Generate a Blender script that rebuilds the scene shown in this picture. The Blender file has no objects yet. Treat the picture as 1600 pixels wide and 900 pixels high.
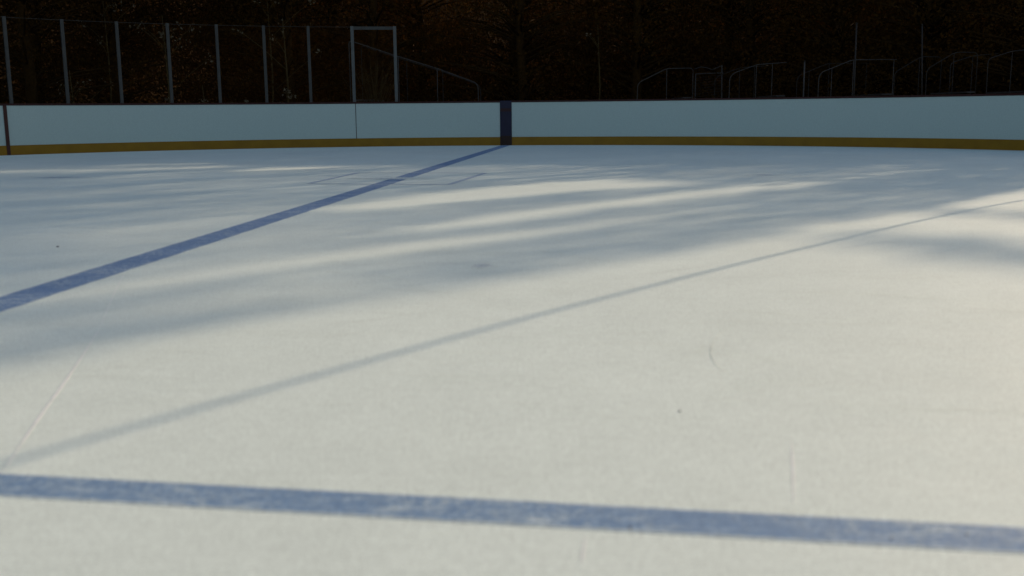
import bpy, bmesh, math, random
import numpy as np
from mathutils import Vector

random.seed(7)
rng = np.random.default_rng(7)
S = bpy.context.scene
COL = S.collection

# ------------------------------------------------------------------ camera
CAM_H = 0.88
PITCH = math.atan(276.5 / 1600.0)
ROLL = math.atan(0.00897)
F0 = np.array([0, math.cos(PITCH), -math.sin(PITCH)])
U0 = np.array([0, math.sin(PITCH), math.cos(PITCH)])
R0 = np.array([1.0, 0, 0])
UP = U0 * math.cos(ROLL) + R0 * math.sin(ROLL)
RT = R0 * math.cos(ROLL) - U0 * math.sin(ROLL)
CAMP = np.array([0, 0, CAM_H])

cam = bpy.data.cameras.new('camera')
cam.lens = 36.0
cam.sensor_width = 36.0
cam.clip_start = 0.05
cam.clip_end = 1000
cam.dof.use_dof = True
cam.dof.focus_distance = 24.0
cam.dof.aperture_fstop = 2.4
co = bpy.data.objects.new('camera', cam)
COL.objects.link(co)
from mathutils import Matrix
m = Matrix(((RT[0], UP[0], -F0[0], 0), (RT[1], UP[1], -F0[1], 0), (RT[2], UP[2], -F0[2], CAM_H), (0, 0, 0, 1)))
co.matrix_world = m
S.camera = co

# ------------------------------------------------------------------ light
SUN_EL, SUN_AZ = 20.0, 45.0           # azimuth measured from +Y towards +X
w = bpy.data.worlds.new('World')
S.world = w
w.use_nodes = True
nt = w.node_tree
nt.nodes.clear()
sky = nt.nodes.new('ShaderNodeTexSky')
sky.sky_type = 'NISHITA'
sky.sun_disc = False
sky.sun_elevation = math.radians(SUN_EL)
sky.sun_rotation = math.radians(SUN_AZ)
sky.air_density = 1.0
sky.dust_density = 1.7
sky.ozone_density = 0.0
bg = nt.nodes.new('ShaderNodeBackground')
bg.inputs['Strength'].default_value = 0.098
wo = nt.nodes.new('ShaderNodeOutputWorld')
nt.links.new(sky.outputs[0], bg.inputs[0])
nt.links.new(bg.outputs[0], wo.inputs[0])

sl = bpy.data.lights.new('sun', 'SUN')
sl.energy = 2.9
sl.color = (1.0, 0.775, 0.55)
sl.angle = math.radians(0.5)
so = bpy.data.objects.new('sun', sl)
COL.objects.link(so)
el, az = math.radians(SUN_EL), math.radians(SUN_AZ)
SUN = np.array([math.sin(az) * math.cos(el), math.cos(az) * math.cos(el), math.sin(el)])
so.rotation_euler = Vector(-SUN).to_track_quat('-Z', 'Y').to_euler()
so.location = (30, 30, 40)

S.view_settings.view_transform = 'Standard'
S.view_settings.look = 'None'
S.view_settings.gamma = 1.0
S.view_settings.exposure = 0.45

# ------------------------------------------------------------------ helpers
def up(x, y, z=0.0):
    """ground (or level z) point seen at photo position x, y"""
    d = F0 * 1600 + RT * (x - 800) + UP * (450 - y)
    t = (z - CAM_H) / d[2]
    return CAMP + d * t

def atY(x, y, Y):
    d = F0 * 1600 + RT * (x - 800) + UP * (450 - y)
    return CAMP + d * (Y / d[1])

def project(P):
    q = P - CAMP
    dz = q @ F0
    dz = np.where(np.abs(dz) < 1e-6, 1e-6, dz)
    return 800 + 1600 * (q @ RT) / dz, 450 - 1600 * (q @ UP) / dz, dz

def mat(name, rgb, rough=0.6, metal=0.0, var=0.12, scale=6.0, spec=0.3):
    m = bpy.data.materials.new(name)
    m.use_nodes = True
    n, l = m.node_tree.nodes, m.node_tree.links
    b = n['Principled BSDF']
    b.inputs['Roughness'].default_value = rough
    b.inputs['Metallic'].default_value = metal
    b.inputs['Specular IOR Level'].default_value = spec
    tc = n.new('ShaderNodeTexCoord')
    no = n.new('ShaderNodeTexNoise')
    no.inputs['Scale'].default_value = scale
    no.inputs['Detail'].default_value = 5
    l.new(tc.outputs['Object'], no.inputs['Vector'])
    mp = n.new('ShaderNodeMapRange')
    mp.inputs[1].default_value = 0.25
    mp.inputs[2].default_value = 0.75
    mp.inputs[3].default_value = 1 - var
    mp.inputs[4].default_value = 1 + var
    l.new(no.outputs[0], mp.inputs[0])
    mx = n.new('ShaderNodeVectorMath')
    mx.operation = 'SCALE'
    mx.inputs[0].default_value = rgb
    l.new(mp.outputs[0], mx.inputs['Scale'])
    l.new(mx.outputs[0], b.inputs['Base Color'])
    return m

def tag(o, label=None, cat=None, group=None, kind=None):
    if label: o['label'] = label
    if cat: o['category'] = cat
    if group: o['group'] = group
    if kind: o['kind'] = kind
    return o

def empty(name, loc=(0, 0, 0)):
    o = bpy.data.objects.new(name, None)
    o.empty_display_size = 0.2
    o.location = loc
    COL.objects.link(o)
    return o

def mesh_obj(name, verts, faces, material, parent=None, smooth=False):
    me = bpy.data.meshes.new(name)
    me.from_pydata([tuple(map(float, v)) for v in verts], [], faces)
    me.update()
    if smooth:
        me.polygons.foreach_set('use_smooth', [True] * len(me.polygons))
    me.materials.append(material)
    o = bpy.data.objects.new(name, me)
    COL.objects.link(o)
    if parent is not None:
        o.parent = parent
        o.matrix_parent_inverse = Matrix.Translation(-Vector(parent.location))
    return o

class MB:
    def __init__(self): self.v, self.f = [], []
    def tube(self, pts, r, n=8, caps=True):
        pts = [np.array(p, float) for p in pts]
        rs = r if hasattr(r, '__len__') else [r] * len(pts)
        base = len(self.v)
        prev = None
        for i, p in enumerate(pts):
            a = pts[min(i + 1, len(pts) - 1)] - pts[max(i - 1, 0)]
            a = a / (np.linalg.norm(a) + 1e-9)
            if prev is None:
                ref = np.array([0, 0, 1.0]) if abs(a[2]) < 0.9 else np.array([1.0, 0, 0])
                s = np.cross(a, ref)
            else:
                s = prev - a * (prev @ a)
            s = s / np.linalg.norm(s)
            prev = s
            t = np.cross(a, s)
            for k in range(n):
                q = 2 * math.pi * k / n
                self.v.append(p + rs[i] * (math.cos(q) * s + math.sin(q) * t))
        for i in range(len(pts) - 1):
            for k in range(n):
                a0 = base + i * n + k; a1 = base + i * n + (k + 1) % n
                self.f.append((a0, a1, a1 + n, a0 + n))
        if caps:
            self.f.append(tuple(range(base + n - 1, base - 1, -1)))
            e = base + (len(pts) - 1) * n
            self.f.append(tuple(range(e, e + n)))
        return self
    def box(self, c, ax, ay, az_):
        """box from centre and three half-axis vectors"""
        c, ax, ay, az_ = map(lambda q: np.array(q, float), (c, ax, ay, az_))
        b = len(self.v)
        for sx in (-1, 1):
            for sy in (-1, 1):
                for sz in (-1, 1):
                    self.v.append(c + sx * ax + sy * ay + sz * az_)
        for q in ((0, 1, 3, 2), (4, 6, 7, 5), (0, 4, 5, 1), (2, 3, 7, 6), (0, 2, 6, 4), (1, 5, 7, 3)):
            self.f.append(tuple(b + k for k in q))
        return self
    def build(self, name, material, parent=None, smooth=False):
        return mesh_obj(name, self.v, self.f, material, parent, smooth)

# ------------------------------------------------------------------ ice material
def ice_nodes(m, paint=None):
    """ice surface; with paint a worn painted marking showing the ice through its scratches"""
    m.use_nodes = True
    n, l = m.node_tree.nodes, m.node_tree.links
    b = n['Principled BSDF']
    tc = n.new('ShaderNodeTexCoord')
    def noise(scale, detail=4, vec=None, rough=0.6, dist=0.0):
        q = n.new('ShaderNodeTexNoise')
        q.inputs['Scale'].default_value = scale
        q.inputs['Detail'].default_value = detail
        q.inputs['Roughness'].default_value = rough
        q.inputs['Distortion'].default_value = dist
        l.new(vec or tc.outputs['Object'], q.inputs['Vector'])
        return q.outputs[0]
    def mapping(rz, sc):
        q = n.new('ShaderNodeMapping')
        q.inputs['Rotation'].default_value = (0, 0, math.radians(rz))
        q.inputs['Scale'].default_value = sc
        l.new(tc.outputs['Object'], q.inputs['Vector'])
        return q.outputs[0]
    def rng_(v, a, b_, c, d):
        q = n.new('ShaderNodeMapRange')
        for i, k in enumerate((a, b_, c, d)):
            q.inputs[i + 1].default_value = k
        l.new(v, q.inputs[0])
        return q.outputs[0]
    def mul(a, c):
        q = n.new('ShaderNodeMath'); q.operation = 'MULTIPLY'
        l.new(a, q.inputs[0]); l.new(c, q.inputs[1])
        return q.outputs[0]
    big = rng_(noise(0.45, 4), 0.3, 0.7, 0.95, 1.03)
    mid = rng_(noise(3.5, 5), 0.25, 0.75, 0.965, 1.03)
    fine = mul(mul(rng_(noise(260, 0), 0.3, 0.7, 0.86, 1.14), rng_(noise(95, 1, rough=0.8), 0.3, 0.7, 0.89, 1.11)), rng_(noise(24, 2, rough=0.8), 0.3, 0.7, 0.95, 1.05))
    # long skate scratches, two families of very stretched noise
    s1 = rng_(noise(1, 3, mapping(8, (0.5, 40, 1)), dist=0.3), 0.60, 0.70, 1.0, 0.955)
    s2 = rng_(noise(1, 3, mapping(-22, (0.6, 55, 1)), dist=0.4), 0.62, 0.70, 1.0, 0.965)
    k = mul(mul(mul(big, mid), fine), mul(s1, s2))
    sc = n.new('ShaderNodeVectorMath'); sc.operation = 'SCALE'
    sc.inputs[0].default_value = (0.742, 0.832, 0.778)
    l.new(k, sc.inputs['Scale'])
    colour = sc.outputs[0]
    if paint is not None:
        ang = 0 if paint[3] == 'round' else paint[3]
        mk = rng_(noise(1, 5, mapping(ang, (7, 30, 1)), rough=0.75), 0.50, 0.70, 0.0, 0.85)
        mk2 = rng_(noise(34, 6, rough=0.8), 0.47, 0.68, 0.0, 0.75)
        mk3 = rng_(noise(3.0, 4), 0.35, 0.68, 0.10, 1.0)
        ad = n.new('ShaderNodeMath'); ad.operation = 'MAXIMUM'
        l.new(mk, ad.inputs[0]); l.new(mk2, ad.inputs[1])
        mk = mul(ad.outputs[0], mk3)
        if paint[3] != 'round':                 # ragged, washed-out edges
            uvn = n.new('ShaderNodeUVMap'); uvn.uv_map = 'across'
            sx = n.new('ShaderNodeSeparateXYZ'); l.new(uvn.outputs[0], sx.inputs[0])
            e1 = n.new('ShaderNodeMath'); e1.operation = 'SUBTRACT'; l.new(sx.outputs['Y'], e1.inputs[0]); e1.inputs[1].default_value = 0.5
            e2 = n.new('ShaderNodeMath'); e2.operation = 'ABSOLUTE'; l.new(e1.outputs[0], e2.inputs[0])
            e3 = n.new('ShaderNodeMath'); e3.operation = 'MULTIPLY_ADD'
            l.new(noise(paint[4], 5, rough=0.7), e3.inputs[0]); e3.inputs[1].default_value = 0.16; l.new(e2.outputs[0], e3.inputs[2])
            ed = rng_(e3.outputs[0], 0.47, 0.60, 0.0, 1.0)
            m4 = n.new('ShaderNodeMath'); m4.operation = 'MAXIMUM'; l.new(mk, m4.inputs[0]); l.new(ed, m4.inputs[1])
            mk = m4.outputs[0]
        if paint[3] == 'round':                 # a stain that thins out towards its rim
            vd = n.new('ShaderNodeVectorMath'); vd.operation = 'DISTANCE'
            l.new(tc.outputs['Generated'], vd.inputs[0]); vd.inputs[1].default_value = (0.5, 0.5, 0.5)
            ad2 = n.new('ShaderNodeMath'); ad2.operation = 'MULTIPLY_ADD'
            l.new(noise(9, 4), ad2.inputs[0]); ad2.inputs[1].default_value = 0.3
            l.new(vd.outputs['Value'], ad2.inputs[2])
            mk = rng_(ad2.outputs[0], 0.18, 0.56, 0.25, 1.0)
        mx = n.new('ShaderNodeMix'); mx.data_type = 'RGBA'
        l.new(mk, mx.inputs['Factor'])
        mx.inputs[6].default_value = (*paint[:3], 1)
        l.new(colour, mx.inputs[7])
        v2 = n.new('ShaderNodeVectorMath'); v2.operation = 'SCALE'
        l.new(mx.outputs[2], v2.inputs[0]); l.new(fine, v2.inputs['Scale'])
        colour = v2.outputs[0]
    l.new(colour, b.inputs['Base Color'])
    b.inputs['IOR'].default_value = 1.31
    l.new(rng_(noise(5, 4), 0.3, 0.7, 0.72, 0.84), b.inputs['Roughness'])
    bp = n.new('ShaderNodeBump')
    bp.inputs['Strength'].default_value = 0.12
    bp.inputs['Distance'].default_value = 0.004
    l.new(fine, bp.inputs['Height'])
    l.new(bp.outputs[0], b.inputs['Normal'])
    return m

M = {}
M['ice'] = ice_nodes(bpy.data.materials.new('ice'))
M['blue_near'] = ice_nodes(bpy.data.materials.new('worn_blue_paint'), (0.165, 0.275, 0.44, -3, 30))
M['blue_far'] = ice_nodes(bpy.data.materials.new('scratched_blue_paint'), (0.145, 0.25, 0.44, -84, 7))
M['faded'] = ice_nodes(bpy.data.materials.new('faded_blue_paint'), (0.40, 0.49, 0.60, 5, 7))
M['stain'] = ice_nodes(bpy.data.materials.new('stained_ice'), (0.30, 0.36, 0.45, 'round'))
M['board'] = mat('white_board_plastic', (0.53, 0.615, 0.555), 0.45, var=0.06, scale=40)
M['kick'] = mat('yellow_kick_plastic', (0.29, 0.145, 0.005), 0.5, var=0.12, scale=4)
M['cap'] = mat('dark_red_cap', (0.04, 0.008, 0.005), 0.5, var=0.2)
M['stripe'] = mat('navy_stripe', (0.020, 0.017, 0.040), 0.5, var=0.1)
M['stripe_red'] = mat('maroon_band', (0.04, 0.012, 0.012), 0.5, var=0.1)
M['stripe_low'] = mat('dark_brown_kick', (0.03, 0.012, 0.006), 0.5, var=0.1)
M['seam'] = mat('dark_seam', (0.07, 0.025, 0.018), 0.7)
M['alu'] = mat('dimmed_aluminium', (0.066, 0.061, 0.053), 0.6, 0.0, var=0.15)  # darker copy of the post metal, dimmer light at left put into its colour
M['galv'] = mat('galvanised_tube', (0.09, 0.075, 0.063), 0.6, 0.0, var=0.15)
M['plank'] = mat('bench_plank', (0.07, 0.055, 0.045), 0.5, 0.0, var=0.3)
M['alu_bright'] = mat('bright_aluminium', (0.115, 0.115, 0.105), 0.6, 0.0, var=0.15)
M['steel'] = mat('dull_steel', (0.045, 0.034, 0.026), 0.6, 0.0)
M['earth'] = mat('earth', (0.08, 0.042, 0.010), 0.95, var=0.5, scale=0.8, spec=0.1)
M['hill'] = mat('hill_litter', (0.045, 0.021, 0.005), 0.95, var=0.3, scale=0.6, spec=0.05)
M['bark'] = mat('dark_bark', (0.05, 0.025, 0.006), 0.95, var=0.4, spec=0.1)
M['leaf'] = mat('dark_foliage', (0.075, 0.036, 0.0075), 0.9, var=0.2, scale=0.5, spec=0.0)
_n, _l = M['leaf'].node_tree.nodes, M['leaf'].node_tree.links
_b = _n['Principled BSDF']
_t = _n.new('ShaderNodeBsdfTranslucent'); _mx = _n.new('ShaderNodeMixShader'); _mx.inputs[0].default_value = 0.35
_l.new(_b.inputs['Base Color'].links[0].from_socket, _t.inputs[0])
_l.new(_b.outputs[0], _mx.inputs[1]); _l.new(_t.outputs[0], _mx.inputs[2])
_l.new(_mx.outputs[0], _n['Material Output'].inputs[0])
M['dry'] = mat('pale_leaf_fleck', (0.20, 0.15, 0.09), 0.8, var=0.4, scale=3, spec=0.1)  # sunlit flecks put into a pale leaf colour
M['twig'] = mat('yellow_twig', (0.09, 0.055, 0.014), 0.8, var=0.3)
M['cable'] = mat('black_cable', (0.03, 0.03, 0.03), 0.6)
M['puck'] = mat('dark_speck', (0.10, 0.09, 0.09), 0.7)

# ------------------------------------------------------------------ ground, ice
def disc(name, z, r, material, n=96, c=(0, 0)):
    v = [(c[0] + r * math.cos(2 * math.pi * k / n), c[1] + r * math.sin(2 * math.pi * k / n), z) for k in range(n)]
    return mesh_obj(name, v, [tuple(range(n))], material)

tag(disc('ground', -0.03, 600, M['earth']), kind='structure')

# end of the rink: nearly a half circle, then straight sides and a far half circle behind the camera
CC, RR = np.array([-1.49, 12.67]), 14.43
_bot = [(0, 243.5), (100, 239.3), (200, 236.4), (300, 234.2), (390, 232.6), (480, 230.5), (580, 229), (680, 228.2), (780, 227.3),
        (900, 226.5), (1000, 226.4), (1100, 226.7), (1200, 227.7), (1300, 229.2), (1350, 230.2), (1450, 232), (1550, 233.9), (1600, 235)]
_P = np.array([up(*b)[:2] for b in _bot]) - CC
_th = np.arctan2(_P[:, 1], _P[:, 0])
_fit = np.polyfit(_th, np.hypot(_P[:, 0], _P[:, 1]), 4)
def rad(th):
    a0, a1 = _th.min(), _th.max()
    t = min(max(th, a0), a1)
    r = np.polyval(_fit, t)
    d = abs(th - t)
    k = min(d / 0.25, 1.0)
    return r * (1 - k) + RR * k
LOOP = []
for k in range(0, 181):
    th = math.pi * k / 180
    r = rad(th)
    LOOP.append(CC + r * np.array([math.cos(th), math.sin(th)]))
for y in np.linspace(12, -16, 15):
    LOOP.append(np.array([CC[0] - RR, y]))
for k in range(1, 60):
    th = math.pi + math.pi * k / 60
    LOOP.append(np.array([CC[0], -16]) + RR * np.array([math.cos(th), math.sin(th)]))
for y in np.linspace(-16, 12, 15):
    LOOP.append(np.array([CC[0] + RR, y]))
LOOP = np.array(LOOP)
_t = np.roll(LOOP, -1, 0) - np.roll(LOOP, 1, 0)
_t /= np.linalg.norm(_t, axis=1)[:, None]
OUT = np.c_[_t[:, 1], -_t[:, 0]]            # loop runs anticlockwise: outward is to the right

ice = mesh_obj('ice', [(*(p + o * 0.03), 0.0) for p, o in zip(LOOP, OUT)], [tuple(range(len(LOOP)))], M['ice'])
tag(ice, kind='structure')

def ribbon(name, idx, o0, o1, z0, z1, material, parent, closed=False):
    """solid strip following the loop from outward offset o0 to o1"""
    v, f = [], []
    for i in idx:
        for o, z in ((o0, z0), (o1, z0), (o1, z1), (o0, z1)):
            v.append((*(LOOP[i] + OUT[i] * o), z))
    n = len(idx)
    for a in range(n if closed else n - 1):
        b = (a + 1) % n
        for k in range(4):
            f.append((a * 4 + k, b * 4 + k, b * 4 + (k + 1) % 4, a * 4 + (k + 1) % 4))
    if not closed:
        f += [(3, 2, 1, 0), tuple((n - 1) * 4 + k for k in range(4))]
    return mesh_obj(name, v, f, material, parent)

# position on the boards that is seen at photo column x
TH = np.linspace(0.02, math.pi - 0.02, 6000)
_pp = np.array([[*(CC + rad(t) * np.array([math.cos(t), math.sin(t)])), 1.1] for t in TH])
_px, _py, _pz = project(_pp)
def th_at(x):
    ok = _pz > 1
    return TH[ok][np.argmin(np.abs(_px[ok] - x))]
def on_board(th, off=0.0):
    e = 1e-3
    g = lambda t: CC + rad(t) * np.array([math.cos(t), math.sin(t)])
    p = g(th); t = g(th + e) - g(th - e); t /= np.linalg.norm(t)
    o = np.array([t[1], -t[0]])
    if o @ (p - CC) < 0: o = -o
    return p + o * off, t, o

BH = 1.10
KH = 0.215
boards = empty('rink_boards', (*on_board(math.pi / 2)[0], 0))
tag(boards, 'white rink boards with yellow kick plate and dark red cap, closing the ice', 'rink boards')
idx = list(range(len(LOOP)))
ribbon('board_panel', idx, 0.0, 0.05, KH, BH, M['board'], boards, True)
ribbon('kick_plate', idx, -0.012, 0.05, -0.02, KH, M['kick'], boards, True)
ribbon('cap_rail', idx, -0.01, 0.16, BH, BH + 0.045, M['cap'], boards, True)
ribbon('back_frame', idx, 0.053, 0.15, 0.0, BH - 0.004, M['steel'], boards, True)

def arc_strip(name, x0, x1, z0, z1, o0, o1, material, parent, n=6):
    a, b = th_at(x0), th_at(x1)
    v, f = [], []
    for k in range(n + 1):
        th = a + (b - a) * k / n
        for o, z in ((o0, z0), (o1, z0), (o1, z1), (o0, z1)):
            v.append((*on_board(th, o)[0], z))
    for i in range(n):
        for k in range(4):
            f.append((i * 4 + k, (i + 1) * 4 + k, (i + 1) * 4 + (k + 1) % 4, i * 4 + (k + 1) % 4))
    f += [(3, 2, 1, 0), tuple(n * 4 + k for k in range(4))]
    return mesh_obj(name, v, f, material, parent)
st = arc_strip('end_stripe', 781, 799.2, KH, BH + 0.047, -0.014, -0.001, M['stripe'], boards)
arc_strip('band', 781.4, 798.8, 0.87, 0.95, -0.018, -0.0145, M['stripe_red'], st)
arc_strip('foot', 780.9, 799.3, 0.0, KH + 0.03, -0.022, -0.0135, M['stripe_low'], st)
arc_strip('seam', 554.9, 555.8, KH, BH, -0.004, 0.0, M['seam'], boards, 2)
arc_strip('seam', 4.0, 9.5, 0.0, BH, -0.022, 0.0, M['seam'], boards, 2)

# ------------------------------------------------------------------ painted lines and marks on the ice
def sheet(name, pts, z, material, ragged=0.0, n=60):
    """quad strip between two photo edges given as world corner points a0,a1,b1,b0"""
    a0, a1, b1, b0 = [np.array(p)[:2] for p in pts]
    v, f = [], []
    r1, r2 = rng.normal(0, 1, n + 1), rng.normal(0, 1, n + 1)
    for k in range(n + 1):
        t = k / n
        A = a0 + (a1 - a0) * t; B = b0 + (b1 - b0) * t
        wd = B - A; wd = wd / np.linalg.norm(wd)
        A = A + wd * r1[k] * ragged; B = B + wd * r2[k] * ragged
        v += [(*A, z), (*B, z)]
    for k in range(n):
        f.append((2 * k, 2 * k + 1, 2 * k + 3, 2 * k + 2))
    o = mesh_obj(name, v, f, material)
    uv = o.data.uv_layers.new(name='across')
    for lp in o.data.loops:
        uv.data[lp.index].uv = (lp.vertex_index // 2 / n, lp.vertex_index % 2)
    for p in o.data.polygons:
        if p.normal.z < 0: p.flip()
    return tag(o, kind='structure')

def line_between(name, A, B, width, z, material, ragged=0.0, n=60):
    A, B = np.array(A)[:2], np.array(B)[:2]
    d = (B - A) / np.linalg.norm(B - A); s = np.array([-d[1], d[0]]) * width / 2
    return sheet(name, (A + s, B + s, B - s, A - s), z, material, ragged, n)

# near blue line, right across the rink
n0, n1 = (up(0, 757) + 0), (up(1600, 844))
dn = (n1 - n0)[:2]; dn /= np.linalg.norm(dn)
NW = abs(np.cross(dn, (up(800, 790.5) - up(800, 827.5))[:2]))
mid_ = (n0 + n1)[:2] / 2
line_between('blue_line', mid_ - dn * 12.5, mid_ + dn * 12.5, NW * 1.10, 0.0012, M['blue_near'], 0.0, 100)
# long blue line running away to the stripe on the boards
f0, f1 = up(0, 475.5)[:2], up(790, 227.2)[:2]
df = (f1 - f0) / np.linalg.norm(f1 - f0)
cross_t = np.linalg.solve(np.c_[df, -dn], mid_ - f0)[0]
line_between('long_blue_line', f0 + df * (cross_t + 0.07), f1 - df * 0.03, 0.26, 0.0012, M['blue_far'], 0.0, 100)

# faint rectangle of thin lines round the long line
q = [up(482, 287), up(702, 288.5), up(758, 270.5), up(560, 270)]
for a, b, wd in ((0, 1, .07), (1, 2, .08), (2, 3, .06), (3, 0, .08)):
    line_between('thin_line', q[a], q[b], wd, 0.0024 if a % 2 else 0.0019, M['faded'], 0.004, 40)
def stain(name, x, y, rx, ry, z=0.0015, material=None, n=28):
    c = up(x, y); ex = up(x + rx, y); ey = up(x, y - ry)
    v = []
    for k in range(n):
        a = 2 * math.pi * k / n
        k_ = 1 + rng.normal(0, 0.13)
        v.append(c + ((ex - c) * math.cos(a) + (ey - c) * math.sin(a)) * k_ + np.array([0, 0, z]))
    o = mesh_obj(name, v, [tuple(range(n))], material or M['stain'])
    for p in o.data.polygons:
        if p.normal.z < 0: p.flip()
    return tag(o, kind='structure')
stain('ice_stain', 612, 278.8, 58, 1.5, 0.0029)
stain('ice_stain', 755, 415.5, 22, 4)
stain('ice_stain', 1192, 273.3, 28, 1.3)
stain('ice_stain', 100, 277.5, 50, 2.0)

# ------------------------------------------------------------------ dirt specks lying on the ice
for i, (x, y, r, lab) in enumerate([
        (1062, 643, 0.0045, 'dark dirt speck alone on the sunlit white ice'),
        (90, 386, 0.009, 'dark dirt speck on shaded ice left of the long blue line'),
        (985, 826, 0.004, 'dark speck on the lower edge of the near blue line, leftmost of three'),
        (1393, 843, 0.0035, 'dark speck low in the near blue line, middle of three'),
        (1511, 837, 0.0032, 'dark speck inside the near blue line, rightmost of three')]):
    c = up(x, y)
    bm = bmesh.new()
    bmesh.ops.create_icosphere(bm, subdivisions=2, radius=r)
    for v in bm.verts:
        v.co *= 1 + random.uniform(-0.25, 0.25)
        v.co.z *= 0.45
    me = bpy.data.meshes.new('dirt_speck'); bm.to_mesh(me); bm.free()
    me.materials.append(M['puck'])
    o = bpy.data.objects.new('dirt_speck', me); COL.objects.link(o)
    o.location = (c[0], c[1], 0.001 + r * 0.3)
    tag(o, lab, 'dirt speck', 'specks of dirt on the ice')

# a bright gouge and a few skate cuts, thin as a blade
M['cut'] = mat('ice_shaving', (0.96, 0.96, 0.94), 0.7, var=0.03, scale=30)
M['cut_faint'] = mat('faint_skate_cut', (0.70, 0.74, 0.70), 0.6, var=0.2, scale=9)
M['cut_dark'] = mat('skate_cut', (0.70, 0.75, 0.69), 0.6, var=0.25, scale=9)
def cut(pts, wd, material, z=0.0012):
    P = [up(*p)[:2] for p in pts]
    fine = []
    for a in range(len(P) - 1):
        p0 = P[max(a - 1, 0)]; p1 = P[a]; p2 = P[a + 1]; p3 = P[min(a + 2, len(P) - 1)]
        for t in np.linspace(0, 1, 12, endpoint=(a == len(P) - 2)):
            fine.append(0.5 * (2 * p1 + (p2 - p0) * t + (2 * p0 - 5 * p1 + 4 * p2 - p3) * t ** 2 + (3 * p1 - p0 - 3 * p2 + p3) * t ** 3))
    v, f = [], []
    n = len(fine)
    for i, p in enumerate(fine):
        d = fine[min(i + 1, n - 1)] - fine[max(i - 1, 0)]; d = d / (np.linalg.norm(d) + 1e-9)
        s = np.array([-d[1], d[0]]) * wd / 2 * (0.1 + 0.9 * math.sin(math.pi * (i + .5) / n)) * random.uniform(0.6, 1.2)
        v += [(*(p + s), z), (*(p - s), z)]
    for i in range(n - 1):
        f.append((2 * i, 2 * i + 1, 2 * i + 3, 2 * i + 2))
    return v, f
def cuts(name, items, material):
    V, Fc = [], []
    for pts, wd in items:
        v, f = cut(pts, wd, material)
        b = len(V); V += v; Fc += [tuple(b + k for k in q) for q in f]
    o = mesh_obj(name, V, Fc, material)
    for p in o.data.polygons:
        if p.normal.z < 0: p.flip()
    return tag(o, kind='structure')
cuts('ice_scratch', [([(2, 742), (60, 655), (110, 585), (155, 515)], 0.0078), ([(155, 515), (180, 455), (196, 425)], 0.003),
                     ([(1240, 790), (1239, 730), (1236, 690)], 0.004), ([(908, 885), (915, 840)], 0.004)], M['cut'])
cuts('skate_marks', [([(1150, 505), (1122, 525), (1111, 545), (1115, 565), (1140, 588)], 0.0035),
                     ([(1080, 543), (1140, 550), (1250, 568)], 0.0030), ([(1110, 480), (1180, 488), (1300, 497), (1420, 502)], 0.0040),
                     ([(1240, 618), (1340, 632), (1600, 650)], 0.0025), ([(1090, 498), (1300, 508), (1600, 498)], 0.0035),
                     ([(850, 505), (880, 520), (900, 535)], 0.0015), ([(1050, 565), (1085, 552), (1100, 540)], 0.0025),
                     ([(1180, 455), (1400, 463), (1590, 480)], 0.0050), ([(870, 582), (900, 600), (935, 615)], 0.0015)], M['cut_dark'])
_items = []
for k in range(150):
    x = random.uniform(-50, 1650); y = random.uniform(330, 640)
    L_ = random.uniform(60, 340); sl_ = random.gauss(0.03, 0.07); cv = random.gauss(0, 4) * (y - 170) / 300
    _items.append(([(x, y), (x + L_ * .5, y + L_ * .5 * sl_ + cv), (x + L_, y + L_ * sl_)], random.uniform(0.0016, 0.0034) * (0.6 + (640 - y) / 300)))
cuts('skate_marks', _items, M['cut_faint'])

# ------------------------------------------------------------------ glass above the left boards
M['glass'] = bpy.data.materials.new('clear_glass')
M['glass'].use_nodes = True
_n, _l = M['glass'].node_tree.nodes, M['glass'].node_tree.links
_n.remove(_n['Principled BSDF'])
tr = _n.new('ShaderNodeBsdfTransparent'); tr.inputs[0].default_value = (0.93, 0.95, 0.95, 1)
gl = _n.new('ShaderNodeBsdfGlossy'); gl.inputs['Roughness'].default_value = 0.04
fr = _n.new('ShaderNodeFresnel'); fr.inputs['IOR'].default_value = 1.3
mx = _n.new('ShaderNodeMixShader')
_l.new(fr.outputs[0], mx.inputs[0]); _l.new(tr.outputs[0], mx.inputs[1]); _l.new(gl.outputs[0], mx.inputs[2])
_l.new(mx.outputs[0], _n['Material Output'].inputs[0])

GT = 3.05
glass = empty('protective_glass', (*on_board(th_at(345), 0.07)[0], BH + 0.045))
tag(glass, 'clear protective glass between grey aluminium posts on the boards at left', 'glass screen')
ths = [th_at(x) for x in (20, 108, 192, 270, 345, 417.5, 486.5, 554, 619.5)]
step = ths[0] - ths[1]
ths = [ths[0] + step * k for k in (3, 2, 1)] + ths
for i, th in enumerate(ths):
    p, t, o = on_board(th, 0.07)
    wd = 0.036 if i < len(ths) - 2 else 0.040
    MB().box((*p, (BH + 0.046 + GT) / 2), (*(t * wd), 0), (*(o * 0.03), 0), (0, 0, (GT - BH - 0.046) / 2)).build('post', M['alu'] if i < len(ths) - 2 else M['alu_bright'], glass)
    if i < len(ths) - 1:
        p2, t2, o2 = on_board(ths[i + 1], 0.07)
        d = (p2 - p); L = np.linalg.norm(d); d /= L
        oo = np.array([d[1], -d[0]])
        c = (p + p2) / 2
        gp = MB().box((*c, (BH + 0.05 + GT - 0.02) / 2), (*(d * (L / 2 - 0.042)), 0), (*(oo * 0.006), 0), (0, 0, (GT - BH - 0.07) / 2)).build('glass_panel', M['glass'], glass)
        last = i == len(ths) - 2
        hh = 0.04 if last else 0.005
        MB().box((*c, GT - 0.02 + hh * 0.1 - (0.03 if last else 0)), (*(d * (L / 2 - 0.044)), 0), (*(oo * 0.010), 0), (0, 0, hh)).build('top_rail', M['alu'] if last else M['steel'], glass)

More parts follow.
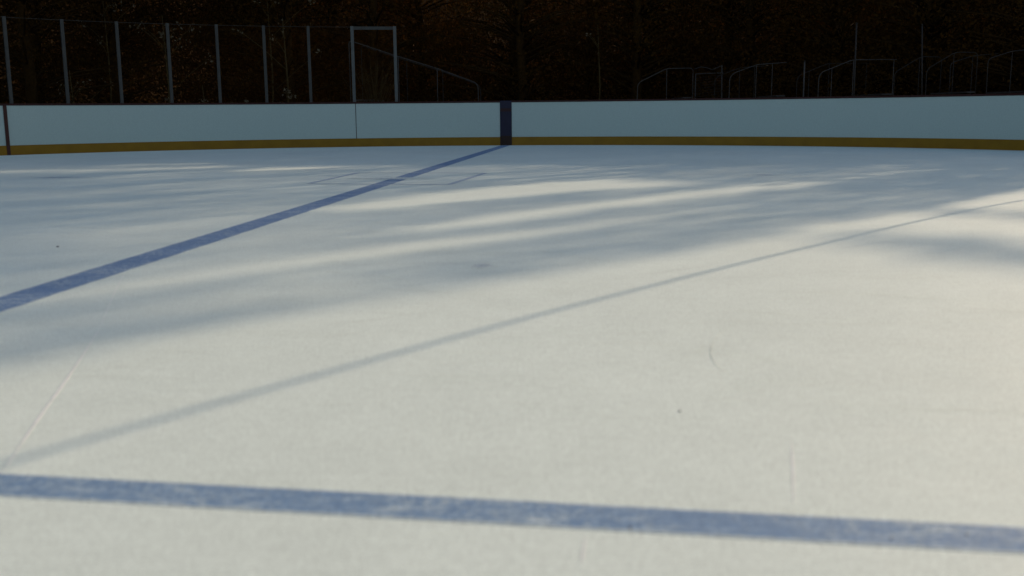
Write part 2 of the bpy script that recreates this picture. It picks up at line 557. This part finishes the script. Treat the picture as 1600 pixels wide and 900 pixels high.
# ------------------------------------------------------------------ stands and hand rails behind the boards
def round_poly(P, r=0.12):
    out = [P[0]]
    for a in range(1, len(P) - 1):
        p0, p1, p2 = P[a - 1], P[a], P[a + 1]
        e0, e1 = p0 - p1, p2 - p1
        k = min(r, np.linalg.norm(e0) * .45, np.linalg.norm(e1) * .45)
        s0 = p1 + e0 / np.linalg.norm(e0) * k; s1 = p1 + e1 / np.linalg.norm(e1) * k
        for t in (0, .25, .5, .75, 1):
            out.append((1 - t) ** 2 * s0 + 2 * t * (1 - t) * p1 + t * t * s1)
    out.append(P[-1])
    return out
def bleacher(label, Y, rail_px, posts_px, far_dy, far=True, tr_=0.015, planks=4, dark=False):
    P = [atY(x, y, Y) for x, y in rail_px]
    lo, hi = P[0], P[-1]
    root = empty('bleacher', (float(lo[0]), Y, 0))
    tag(root, label, 'bleacher', 'bleachers behind the boards')
    metal = M['steel'] if dark else M['galv']
    run = np.array([hi[0] - lo[0], 0, 0])
    rows = [np.array([0.0, 0, 0])] + ([np.array([0.25 * np.sign(lo[0]) * 0, far_dy, 0])] if far else [])
    for ri, sh in enumerate(rows):
        metal = M['steel'] if dark or ri else M['galv']
        g = [P[0] * np.array([1, 1, 0])] + P
        if posts_px and abs(posts_px[-1] - rail_px[-1][0]) < 4:
            g.append(P[-1] * np.array([1, 1, 0]))
        g = [p + sh for p in g]
        rail = MB().tube(round_poly(g), tr_).build('guard_rail', metal, root, True)
        for px in posts_px[:-1] if g[-1][2] == 0 else posts_px:
            xs = [q[0] for q in rail_px]
            # height of the rail above this post
            o = np.argsort(xs)
            yy = np.interp(px, np.array(xs)[o], np.array([q[1] for q in rail_px])[o])
            tp = atY(px, yy, Y) + sh
            MB().tube([tp * np.array([1, 1, 0]), tp], tr_ * 0.75).build('rail_post', metal, root, True)
    n = planks
    for k in range(n):
        t = (k + .6) / n
        c = lo * (1 - t) + hi * t
        z = 0.35 + 0.30 * k
        wd = abs(run[0]) / n * .32
        MB().box((c[0], Y + far_dy / 2, z), (wd, 0, 0), (0, abs(far_dy) / 2 + .05, 0), (0, 0, 0.02)).build('seat_plank', M['plank'], root)
    return root

bleacher('bleacher left of the blue end stripe, guard rail sloping up to the left', 32.0,
         [(747.5, 158), (747, 136), (743, 129), (683, 107), (618, 87), (545, 63)], [683, 622, 545], 2.6)
bleacher('first bleacher right of the blue end stripe, its bright rail sloping to a flat top', 33.0,
         [(995.5, 155), (996.5, 133), (1001, 127.5), (1041.5, 107.3), (1083, 106.3)], [1042, 1082.5], 2.2, far=False)
bleacher('second bleacher right of the blue end stripe, with a long low top rail', 30.5,
         [(1139, 152), (1140.5, 121), (1147, 114), (1183, 101), (1230, 97.5)], [1182, 1207], 2.2, tr_=0.012)
bleacher('third bleacher right of the blue end stripe, beside the thin tall pole', 29.0,
         [(1278, 150), (1279.5, 121), (1284, 113), (1332, 93.5), (1401, 93)], [1300, 1334, 1397], 2.2, tr_=0.012)
bleacher('fourth bleacher from the blue end stripe, its guard rail dark and steep', 26.5,
         [(1446, 148), (1448, 112), (1452, 106), (1493, 81.5), (1528, 82)], [1491, 1526], 2.2, tr_=0.011, dark=True)
bleacher('rightmost bleacher, its dark guard rail running out of the frame', 26.0,
         [(1541, 146), (1544, 92), (1582, 80), (1625, 76)], [1582], 2.2, tr_=0.013, dark=True)
# barrier with wire mesh infill
bar = empty('mesh_barrier', tuple(atY(1108, 150, 33.6) * np.array([1, 1, 0])))
tag(bar, 'low mesh barrier with sagging top wire beside the brightest bleacher rail', 'barrier')
B0, B1 = atY(1087, 115.5, 33.6), atY(1130, 114, 33.6)
fb = MB()
fb.tube([B0, B1], 0.018)
fb.tube([B0 * [1, 1, 0], B0], 0.018); fb.tube([B1 * [1, 1, 0], atY(1128, 102, 33.6)], 0.020)
fb.build('frame', M['galv'], bar, True)
wm = MB()
for k in range(14):
    a = B0 * [1, 1, 0] + [0, 0.02, 0.85 + k * .085]; b = B1 * [1, 1, 0] + [0, 0.02, 0.95 + k * .085]
    if b[2] < B1[2]: wm.tube([a, b], 0.0055, 5)
wm.build('wire_mesh', M['steel'], bar)
MB().tube([atY(1085, 108, 33.6), atY(1095, 104.5, 33.6), atY(1105, 106, 33.6), atY(1113, 109, 33.6), atY(1128, 102.5, 33.6)], 0.012).build('top_wire', M['galv'], bar)
for x0, y0, x1, y1, Y, r, lab in ((1257.3, 97, 1255.3, 150, 29.6, 0.022, 'short steel pole, brightest upright right of the second bleacher'),
                                  (1338.5, 38, 1334, 155, 27.5, 0.022, 'tall thin steel pole standing by the third bleacher'),
                                  (1441, 40, 1440.5, 155, 27, 0.018, 'tall thin steel pole left of the dark steep guard rail')):
    tp = atY(x0, y0, Y); bp_ = atY(x1, y1, Y)
    root = empty('steel_pole', (float(bp_[0]), float(bp_[1]), 0)); tag(root, lab, 'pole')
    d = (tp - bp_); gpt = bp_ - d * (bp_[2] / d[2])
    MB().tube([gpt, tp], r).build('shaft', M['galv'] if r < .03 and x0 < 1300 else M['steel'], root, True)
    MB().tube([tp, tp + [0, 0, 0.04]], r * 1.25).build('end_cap', M['steel'], root, True)

# ------------------------------------------------------------------ cable across the rink, its shadow lies over the ice
CZ, CZ2 = 1.95, 4.2           # the cable hangs higher at its near end
_pos = ((0, 718), (100, 690), (300, 641), (500, 589), (800, 513), (1000, 457), (1200, 401), (1300, 372), (1450, 340), (1600, 314))
_g = np.array([up(*p)[:2] for p in _pos]); _tt = np.linalg.norm(_g - _g[0], axis=1); _tt /= _tt[-1]
_cz = CZ2 + (CZ - CZ2) * _tt
Cp = _g + np.array([SUN[0], SUN[1]])[None] / SUN[2] * _cz[:, None]
qf = np.polyfit(Cp[:, 0], Cp[:, 1], 2)
xs = np.linspace(Cp[0, 0], Cp[-1, 0], 24)
pts = [(x, np.polyval(qf, x), np.interp(x, Cp[:, 0], _cz)) for x in xs]
d0 = (Cp[1] - Cp[0]) / np.linalg.norm(Cp[1] - Cp[0])
d1 = np.array([1, 2 * qf[0] * xs[-1] + qf[1]]); d1 /= np.linalg.norm(d1)
e0 = np.array(pts[0][:2]); e1 = np.array(pts[-1][:2])
A_ = e0 - np.array([1, 2 * qf[0] * xs[0] + qf[1]]) / np.hypot(1, 2 * qf[0] * xs[0] + qf[1]) * 24
B_ = e1 + d1 * 5.0
cable_pts = [(*(A_ + (e0 - A_) * t), CZ2 + 1.6 * (1 - t)) for t in np.linspace(0, 1, 10)[:-1]] + pts + [(*(e1 + (B_ - e1) * t), CZ + 0.25 * t ** 1.5) for t in np.linspace(0, 1, 6)[1:]]
cb = MB().tube(cable_pts, 0.016, 10).build('overhead_cable', M['cable'], None, True)
tag(cb, 'thick black cable strung across above the ice, casting the long thin shadow', 'cable')
for p, zt in ((A_, CZ2 + 1.6), (B_, CZ + 0.25)):
    root = empty('cable_mast', (*p, 0)); tag(root, 'steel mast that holds the overhead cable outside the boards', 'mast', 'masts holding the cable')
    MB().tube([(*p, 0), (*p, zt + .3)], [0.09, 0.06], 12).build('shaft', M['steel'], root, True)
    MB().tube([(*p, zt - .04), (*p, zt + .04)], 0.10, 12).build('clamp', M['galv'], root, True)

# ------------------------------------------------------------------ wooded hillside
hv, hf = [], []
NX, NY = 60, 16
for j in range(NY):
    for i in range(NX):
        a = math.radians(-75 + 150 * i / (NX - 1))
        r = 52 + 4.5 * j
        s = min(j / 9, 1.0)
        z = -0.06 + 12.5 * (s * s * (3 - 2 * s)) * (1 + .08 * math.sin(i * .7) + .05 * math.sin(i * 1.9 + j))
        hv.append((r * math.sin(a), r * math.cos(a), z))
for j in range(NY - 1):
    for i in range(NX - 1):
        k = j * NX + i
        hf.append((k, k + 1, k + 1 + NX, k + NX))
tag(mesh_obj('hillside', hv, hf, M['hill'], smooth=True), kind='structure')
hv, hf = [], []  # unseen slope behind the camera, added to darken what the glass reflects
NX = 50
for j in range(NY):
    for i in range(NX):
        a = math.radians(70 + 220 * i / (NX - 1))
        rr_ = 46 + 4.5 * j
        s = min(j / 9, 1.0)
        z = -0.06 + 15.0 * (s * s * (3 - 2 * s)) * (1 + .08 * math.sin(i * .7) + .05 * math.sin(i * 1.9 + j))
        hv.append((rr_ * math.sin(a), rr_ * math.cos(a), z))
for j in range(NY - 1):
    for i in range(NX - 1):
        k = j * NX + i
        hf.append((k, k + 1, k + 1 + NX, k + NX))
tag(mesh_obj('hillside', hv, hf, M['hill'], smooth=True), kind='structure')

# ---- light that reaches the ice between the trees, as fractions over photo positions
def poly_sd(px, py, poly):
    poly = np.array(poly, float); n = len(poly)
    d = np.full(px.shape, 1e9); ins = np.zeros(px.shape, bool)
    for i in range(n):
        a, b = poly[i], poly[(i + 1) % n]
        ex, ey = b - a
        wx, wy = px - a[0], (py - a[1])
        t = np.clip((wx * ex + wy * ey) / (ex * ex + ey * ey + 1e-9), 0, 1)
        d = np.minimum(d, (wx - ex * t) ** 2 + (wy - ey * t) ** 2)
        c = ((a[1] > py) != (b[1] > py)) & (px < (b[0] - a[0]) * (py - a[1]) / (b[1] - a[1] + 1e-12) + a[0])
        ins ^= c
    return np.where(ins, 1, -1) * np.sqrt(d)
LIT = [  # polygon, transmitted fraction, edge softness in px
    ([(-400, 700), (-100, 597), (0, 572), (200, 530), (400, 497), (600, 470), (800, 434), (1000, 402), (1100, 383), (1160, 371), (1230, 366), (1290, 369),
      (1350, 383), (1450, 399), (1600, 417), (1900, 460), (1900, 1200), (-400, 1200)], 1.0, 9),
    ([(1303, 354), (1381, 333), (1428, 330), (1490, 335), (1560, 338), (1700, 346), (1700, 392), (1600, 377), (1450, 367), (1340, 359)], 1.0, 3),
    ([(1190, 371), (1240, 354), (1303, 345), (1400, 342), (1340, 362), (1290, 369)], 0.95, 4),
    ([(1462, 325), (1537, 308), (1600, 297), (1700, 280), (1700, 334), (1600, 330), (1490, 327)], 1.0, 3),
    ([(470, 331), (620, 308), (750, 293), (900, 281), (960, 279.5), (1020, 283), (1090, 289), (1000, 294), (900, 300), (800, 309), (650, 323), (520, 334)], 1.0, 3),
    ([(120, 366), (300, 345), (500, 327), (520, 334), (350, 352), (140, 380)], 0.6, 7),
    ([(640, 352), (800, 330), (950, 311), (1050, 301), (1130, 293), (1190, 288), (1260, 290), (1200, 297), (1100, 309), (950, 326), (800, 347), (650, 365)], 0.95, 4),
    ([(420, 385), (640, 352), (650, 365), (450, 396)], 0.55, 7),
    ([(1155, 288), (1215, 282.5), (1270, 284), (1290, 288), (1220, 292)], 0.85, 1.5),
    ([(1270, 284), (1400, 268), (1430, 267), (1300, 287)], 0.5, 2),
    ([(1230, 276), (1330, 270), (1330, 271.5), (1230, 278)], 0.3, 1.5),
    ([(60, 455), (240, 434), (400, 413), (600, 385), (800, 362), (950, 345), (1060, 332), (1180, 320), (1060, 337), (950, 352), (800, 374), (600, 402), (400, 428), (240, 451), (80, 478)], 1.0, 4),
    ([(370, 265.5), (450, 261.5), (545, 260.5), (480, 264), (380, 268)], 1.0, 0.8),
    ([(-50, 268), (150, 264.5), (350, 259.5), (360, 262.5), (150, 268), (-50, 271)], 0.7, 1.0),
    ([(180, 257), (330, 254.5), (330, 256), (180, 259)], 0.5, 1.0),
    ([(1000, 1200), (1900, 1200), (1900, 800)], 1.0, 5),
]
def light_map(px, py):
    # leaf shade, thick near the boards, deepened at the left edge for lens darkening
    left = np.clip((px + 60) / 480, 0, 1)
    base = 0.10 + 0.20 * left + 0.32 * left * np.clip((950 - px) / 450, 0, 1) * np.clip((py - 290) / 130, 0, 1)
    base = base + 0.08 * np.clip((py - 320) / 100, 0, 1) * np.clip((1150 - px) / 300, 0, 1) * left
    base = base - 0.12 * np.clip((px - 850) / 250, 0, 1) * np.clip((330 - py) / 40, 0, 1)
    base = np.where(py < 258, 0.03, base)
    T = base
    for poly, t, s in LIT:
        sd = poly_sd(px, py, poly)
        k = np.clip(0.5 + sd / (2 * s), 0, 1)
        T = np.maximum(T, base + (t - base) * k * k * (3 - 2 * k))
    return T
CS = 0.09
A0, A1, B0_, B1_ = -45.0, 12.0, -22.0, 14.0
na, nb = int((A1 - A0) / CS), int((B1_ - B0_) / CS)
ga, gb = np.meshgrid(A0 + (np.arange(na) + .5) * CS, B0_ + (np.arange(nb) + .5) * CS, indexing='ij')
gu = -gb / math.sin(el)                             # distance of the ground point towards the sun
GX = ga * math.cos(az) + gu * math.sin(az)
GY = -ga * math.sin(az) + gu * math.cos(az)
gx, gy, gz = project(np.stack([GX, GY, np.zeros_like(GX)], -1))
vis = (gz > 0.5) & (gx > -120) & (gx < 1750) & (gy > 222) & (gy < 1150)
TT = np.where(vis, light_map(gx, gy), 0.03)
# open sky for the ice just in front of and behind the camera
near = (np.hypot(GX, GY) < 7) & ~vis & (ga > -6)
TT = np.where(near, 1.0, TT)
TT = np.where((ga > -1.2) & (gu < 9) & ~vis, 1.0, TT)
TARGET = np.where(TT > 0.93, 0.0, -np.log(np.clip(TT, 0.004, 1)))
TARGET = np.where(vis, TARGET, np.where(TT > .9, 0, 6.0))
TAU = np.zeros_like(TARGET)
def sun_ab(P):
    a = P[..., 0] * math.cos(az) - P[..., 1] * math.sin(az)
    u = P[..., 0] * math.sin(az) + P[..., 1] * math.cos(az)
    b = P[..., 2] * math.cos(el) - u * math.sin(el)
    return a, b
def lit_at(P):
    a, b = sun_ab(P)
    i = np.clip(((a - A0) / CS).astype(int), 0, na - 1); j = np.clip(((b - B0_) / CS).astype(int), 0, nb - 1)
    return TT[i, j]

# ---- trees
trees = []
for row, (Y, sp) in enumerate(((35.5, 4.6), (40.0, 4.8), (44.5, 5.0), (49.0, 5.4))):
    x = -36.0 + row * 1.7
    while x < 46:
        best = None
        for _ in range(14):
            X = x + random.uniform(-1.6, 1.6); y = Y + random.uniform(-1.2, 1.2)
            H = random.uniform(15, 20) + row * 1.0
            z = np.linspace(0.5, H * .9, 40)
            L = lit_at(np.stack([np.full(40, X), np.full(40, y), z], -1))
            sc = (L > .3).mean()
            if best is None or sc < best[0]:
                best = (sc, X, y, H)
        sc, X, y, H = best
        a, b = sun_ab(np.array([X, y, 0.0]))
        if sc < 0.26 and a < -1.2:
            trees.append((X, y, H))
        x += sp
# closer trees added to block sky light and darken both ends of the boards
for X, y, H in ((10.5, 33.5, 17), (15.0, 29.5, 16), (18.0, 26.5, 16), (20.5, 24.0, 15), (16.5, 31.5, 17), (13.0, 32.5, 17), (21.5, 29.0, 16), (-14.5, 31.5, 17), (-18.0, 27.0, 17), (-20.5, 22.5, 16), (-22.5, 17.5, 16), (-23.5, 12.0, 16)):
    z = np.linspace(0.3, H * .95, 60)
    bad = lit_at(np.stack([np.full(60, X), np.full(60, y), z], -1)) > 0.32
    if bad.any():                                  # height cut to keep its shadow off the sunlit ice
        H = z[bad.argmax()]
    if H > 3.0:
        trees.append((X, y, float(H)))
for v_, u_, H in ((-4.3, 43.0, 18.5), (-4.9, 49.0, 20.5), (-3.9, 38.0, 16.5), (-3.3, 41.0, 16.5), (-2.6, 43.5, 15.5)):
    trees.append(((v_ + u_) * .7071, (u_ - v_) * .7071, H))
cand_c, cand_s, cand_t = [], [], []
geo = []
for ti, (X, y, H) in enumerate(trees):
    nc = 170
    zc = 0.8 + (H - 1.0) * rng.random(nc) ** 0.95
    q = zc / H
    Rz = 3.3 * np.clip(1 - q, 0.05, 1) ** 0.55 * (0.75 + .5 * rng.random(nc))
    an = rng.random(nc) * 2 * math.pi
    rr = Rz * (0.25 + .75 * rng.random(nc) ** .5)
    cc = np.stack([X + rr * np.cos(an), y + rr * np.sin(an), zc], -1)
    per = np.where(zc < 7, 420, 190)
    P = np.repeat(cc, per, 0) + rng.normal(0, 1, (per.sum(), 3)) * np.array([0.72, 0.72, 0.42])
    P = P[P[:, 2] > 0.1]
    cand_c.append(P); cand_t.append(np.full(len(P), ti)); cand_s.append(rng.uniform(0.045, 0.085, len(P)) * np.where(P[:, 2] < 7, 0.6, 1.0))
    geo.append(cc)
C = np.concatenate(cand_c); Tt = np.concatenate(cand_t); Ss = np.concatenate(cand_s)
order = rng.permutation(len(C))
C, Tt, Ss = C[order], Tt[order], Ss[order]
a_, b_ = sun_ab(C)
I = ((a_ - A0) / CS).astype(int); J = ((b_ - B0_) / CS).astype(int)
keep = np.zeros(len(C), bool)
inside = (I > 1) & (I < na - 2) & (J > 1) & (J < nb - 2)
keep[~inside] = rng.random((~inside).sum()) < 0.3
dep = (2 * Ss * Ss * 0.62) / (CS * CS)                # diamond face at its mean tilt
ii, jj, dd = I.tolist(), J.tolist(), dep.tolist()
for k in np.nonzero(inside)[0].tolist():
    i, j = ii[k], jj[k]
    if TAU[i, j] < TARGET[i, j]:  # crowns carved: leaves kept only up to the wanted shade on the ice
        TAU[i, j] += dd[k]
        keep[k] = True
ok_ = vis & (TARGET > .2) & (gu > 2) & (ga > -26)
print('fill', (TAU[ok_] / TARGET[ok_]).mean(), np.percentile(TAU[ok_] / TARGET[ok_], [5, 20, 50]))
print('trees', len(trees), 'leaves', keep.sum(), 'of', len(keep))
for ti, (X, y, H) in enumerate(trees):
    k = keep & (Tt == ti)
    P, s = C[k], Ss[k]
    n = len(P)
    if n < 40:
        continue
    root = empty('forest_tree', (X, y, 0))
    tag(root, 'tall dark tree of the wood behind the rink boards, lost in shade', 'tree', 'dark trees behind the rink')
    e1_ = rng.normal(0, 1, (n, 3)); e1_ /= np.linalg.norm(e1_, axis=1)[:, None]
    e2_ = np.cross(e1_, rng.normal(0, 1, (n, 3))); e2_ /= np.linalg.norm(e2_, axis=1)[:, None]
    V = np.empty((n, 4, 3))
    V[:, 0] = P + e1_ * s[:, None] * 1.25; V[:, 1] = P + e2_ * s[:, None] * .8
    V[:, 2] = P - e1_ * s[:, None] * 1.25; V[:, 3] = P - e2_ * s[:, None] * .8
    V -= np.array([X, y, 0])
    me = bpy.data.meshes.new('crown')
    me.vertices.add(4 * n); me.vertices.foreach_set('co', V.reshape(-1).astype(np.float32))
    me.loops.add(4 * n); me.loops.foreach_set('vertex_index', np.arange(4 * n, dtype=np.int32))
    me.polygons.add(n)
    me.polygons.foreach_set('loop_start', np.arange(0, 4 * n, 4, dtype=np.int32))
    me.polygons.foreach_set('loop_total', np.full(n, 4, dtype=np.int32))
    me.update(calc_edges=True)
    me.materials.append(M['leaf'])
    o = bpy.data.objects.new('crown', me); COL.objects.link(o); o.parent = root
    tb = MB()
    z = np.linspace(H * .5, H * .93, 40)             # trunk cut short so it casts no shadow on lit ice
    lt = lit_at(np.stack([np.full(40, X), np.full(40, y), z], -1)) > .45
    zz = np.linspace(0, z[lt.argmax()] if lt.any() else H * .93, 9)
    wob = rng.normal(0, 0.08, (9, 2)); wob[0] = 0
    sp_ = [(X + wob[i, 0], y + wob[i, 1], zz[i]) for i in range(9)]
    tb.tube(sp_, list(0.19 * (1 - zz / H) ** 1.4 + 0.012), 8)
    for c in geo[ti]:
        if c[2] < 1.5 or c[2] > H * .9: continue
        z0 = max(c[2] - 0.7, 0.8)
        s0 = np.array([X, y, z0]); pm = s0 * .5 + c * .5 + [0, 0, .15]
        if lit_at(np.stack([s0 * .5 + c * .5, c])).max() > .22: continue
        tb.tube([s0, pm, c], [0.05, 0.035, 0.012], 5)
    tb.build('trunk', M['bark'], root, True)

# ---- added young trees; their pale leaves stand in for flecks of light
def sapling(label, px, Y, spots, twigs=12, leaf=0.05, per=9):
    base = atY(px, 150, Y) * np.array([1, 1, 0])
    root = empty('sapling', tuple(base)); tag(root, label, 'young tree', 'young trees at the edge of the wood')
    tb, lf = MB(), []
    top = max(atY(px, s[1], Y)[2] for s in spots)
    tb.tube([base, base + [0.05, 0, top * .5], base + [-.03, .05, top + .3]], [0.04, 0.025, 0.008], 6)
    for sx, sy, sr in spots:
        c = atY(sx, sy, Y)
        z0 = max(c[2] - abs(c[0] - base[0]) * .7 - .2, 0.2)
        s0 = np.array([base[0], base[1], z0])
        tb.tube([s0, (s0 + c) / 2 + [0, 0, .05], c], [0.015, 0.01, 0.004], 5)
        for _ in range(per):
            p = c + rng.normal(0, 1, 3) * sr * np.array([1, 1, .8])
            e = rng.normal(0, 1, 3); e /= np.linalg.norm(e); g = np.cross(e, rng.normal(0, 1, 3)); g /= np.linalg.norm(g)
            z = leaf * random.uniform(.5, 1.3)
            lf.append((p + e * z, p + g * z * .6, p - e * z, p - g * z * .6))
    tb.build('trunk', M['twig'], root, True)
    V = [v for q in lf for v in q]
    mesh_obj('leaf_light_flecks', V, [tuple(range(4 * i, 4 * i + 4)) for i in range(len(lf))], M['dry'], root)
sapling('added young tree, its pale leaves standing in for light patches, high between the posts at left', 262, 31.0,
        [(252, 54, .06), (270, 43, .18), (285, 66, .12), (300, 42, .1), (228, 45, .12), (215, 40, .1), (272, 50, .15), (325, 92, .08)], per=10)
sapling('added young tree whose pale tuft stands in for sunlit leaves at the very top of the picture', 172, 32.5,
        [(172, 5, .2), (180, 3, .15), (168, 9, .1), (209, 8, .03), (155, 66, .08), (130, 36, .1)], per=9)
sapling('low dry plant behind the boards between the two leftmost posts', 112, 30.0,
        [(92, 137, .14), (98, 132, .08), (125, 126, .12), (122, 140, .1), (165, 135, .2), (138, 128, .1)], per=6, leaf=0.04)
sapling('small dry plant whose tuft shows between the two middle posts', 448, 30.0,
        [(450, 146, .1), (455, 150, .12), (446, 142, .06), (385, 157, .05), (428, 60, .06), (438, 46, .2), (370, 45, .1)], per=10, leaf=0.045)
sapling('low dry plant whose leaves peep over the cap at left', 318, 30.0,
        [(320, 158, .08), (262, 155, .04), (316, 157, .05), (460, 150, .05)], per=9, leaf=0.045)
sapling('added slim tree with pale stand-ins for light flecks, far behind the gap between the two sets of bleachers', 935, 34.0,
        [(935, 83, .035), (920, 53, .05), (917, 53.5, .05)], per=5, leaf=0.04)
sapling('added young tree whose few pale leaves stand in for sunlit ones at the top edge above the middle posts', 425, 33.0,
        [(429, 3, .08), (486, 2, .05), (400, 3, .05), (500, 80, .1)], per=7, leaf=0.05)
# bare yellowish shrub behind the last two glass posts
sb = empty('bare_shrub', tuple(atY(585, 150, 29.5) * np.array([1, 1, 0])))
tag(sb, 'bare yellowish shrub seen through the last glass panel', 'shrub')
tb = MB()
b0 = atY(585, 150, 29.5) * np.array([1, 1, 0])
for k in range(46):
    t = np.array([random.gauss(0, .42), random.gauss(0, .35), random.uniform(1.3, 2.5)])
    mdl = t * [.35, .35, .55]
    tb.tube([b0 + [random.gauss(0, .08), random.gauss(0, .08), 0], b0 + mdl + rng.normal(0, .05, 3), b0 + t], [0.008, 0.006, 0.003], 4)
    for _ in range(2):
        s_ = b0 + mdl + (t - mdl) * random.uniform(.1, .8)
        tb.tube([s_, s_ + [random.gauss(0, .18), random.gauss(0, .18), random.uniform(.05, .35)]], [0.004, 0.002], 4)
tb.build('twigs', M['twig'], sb)
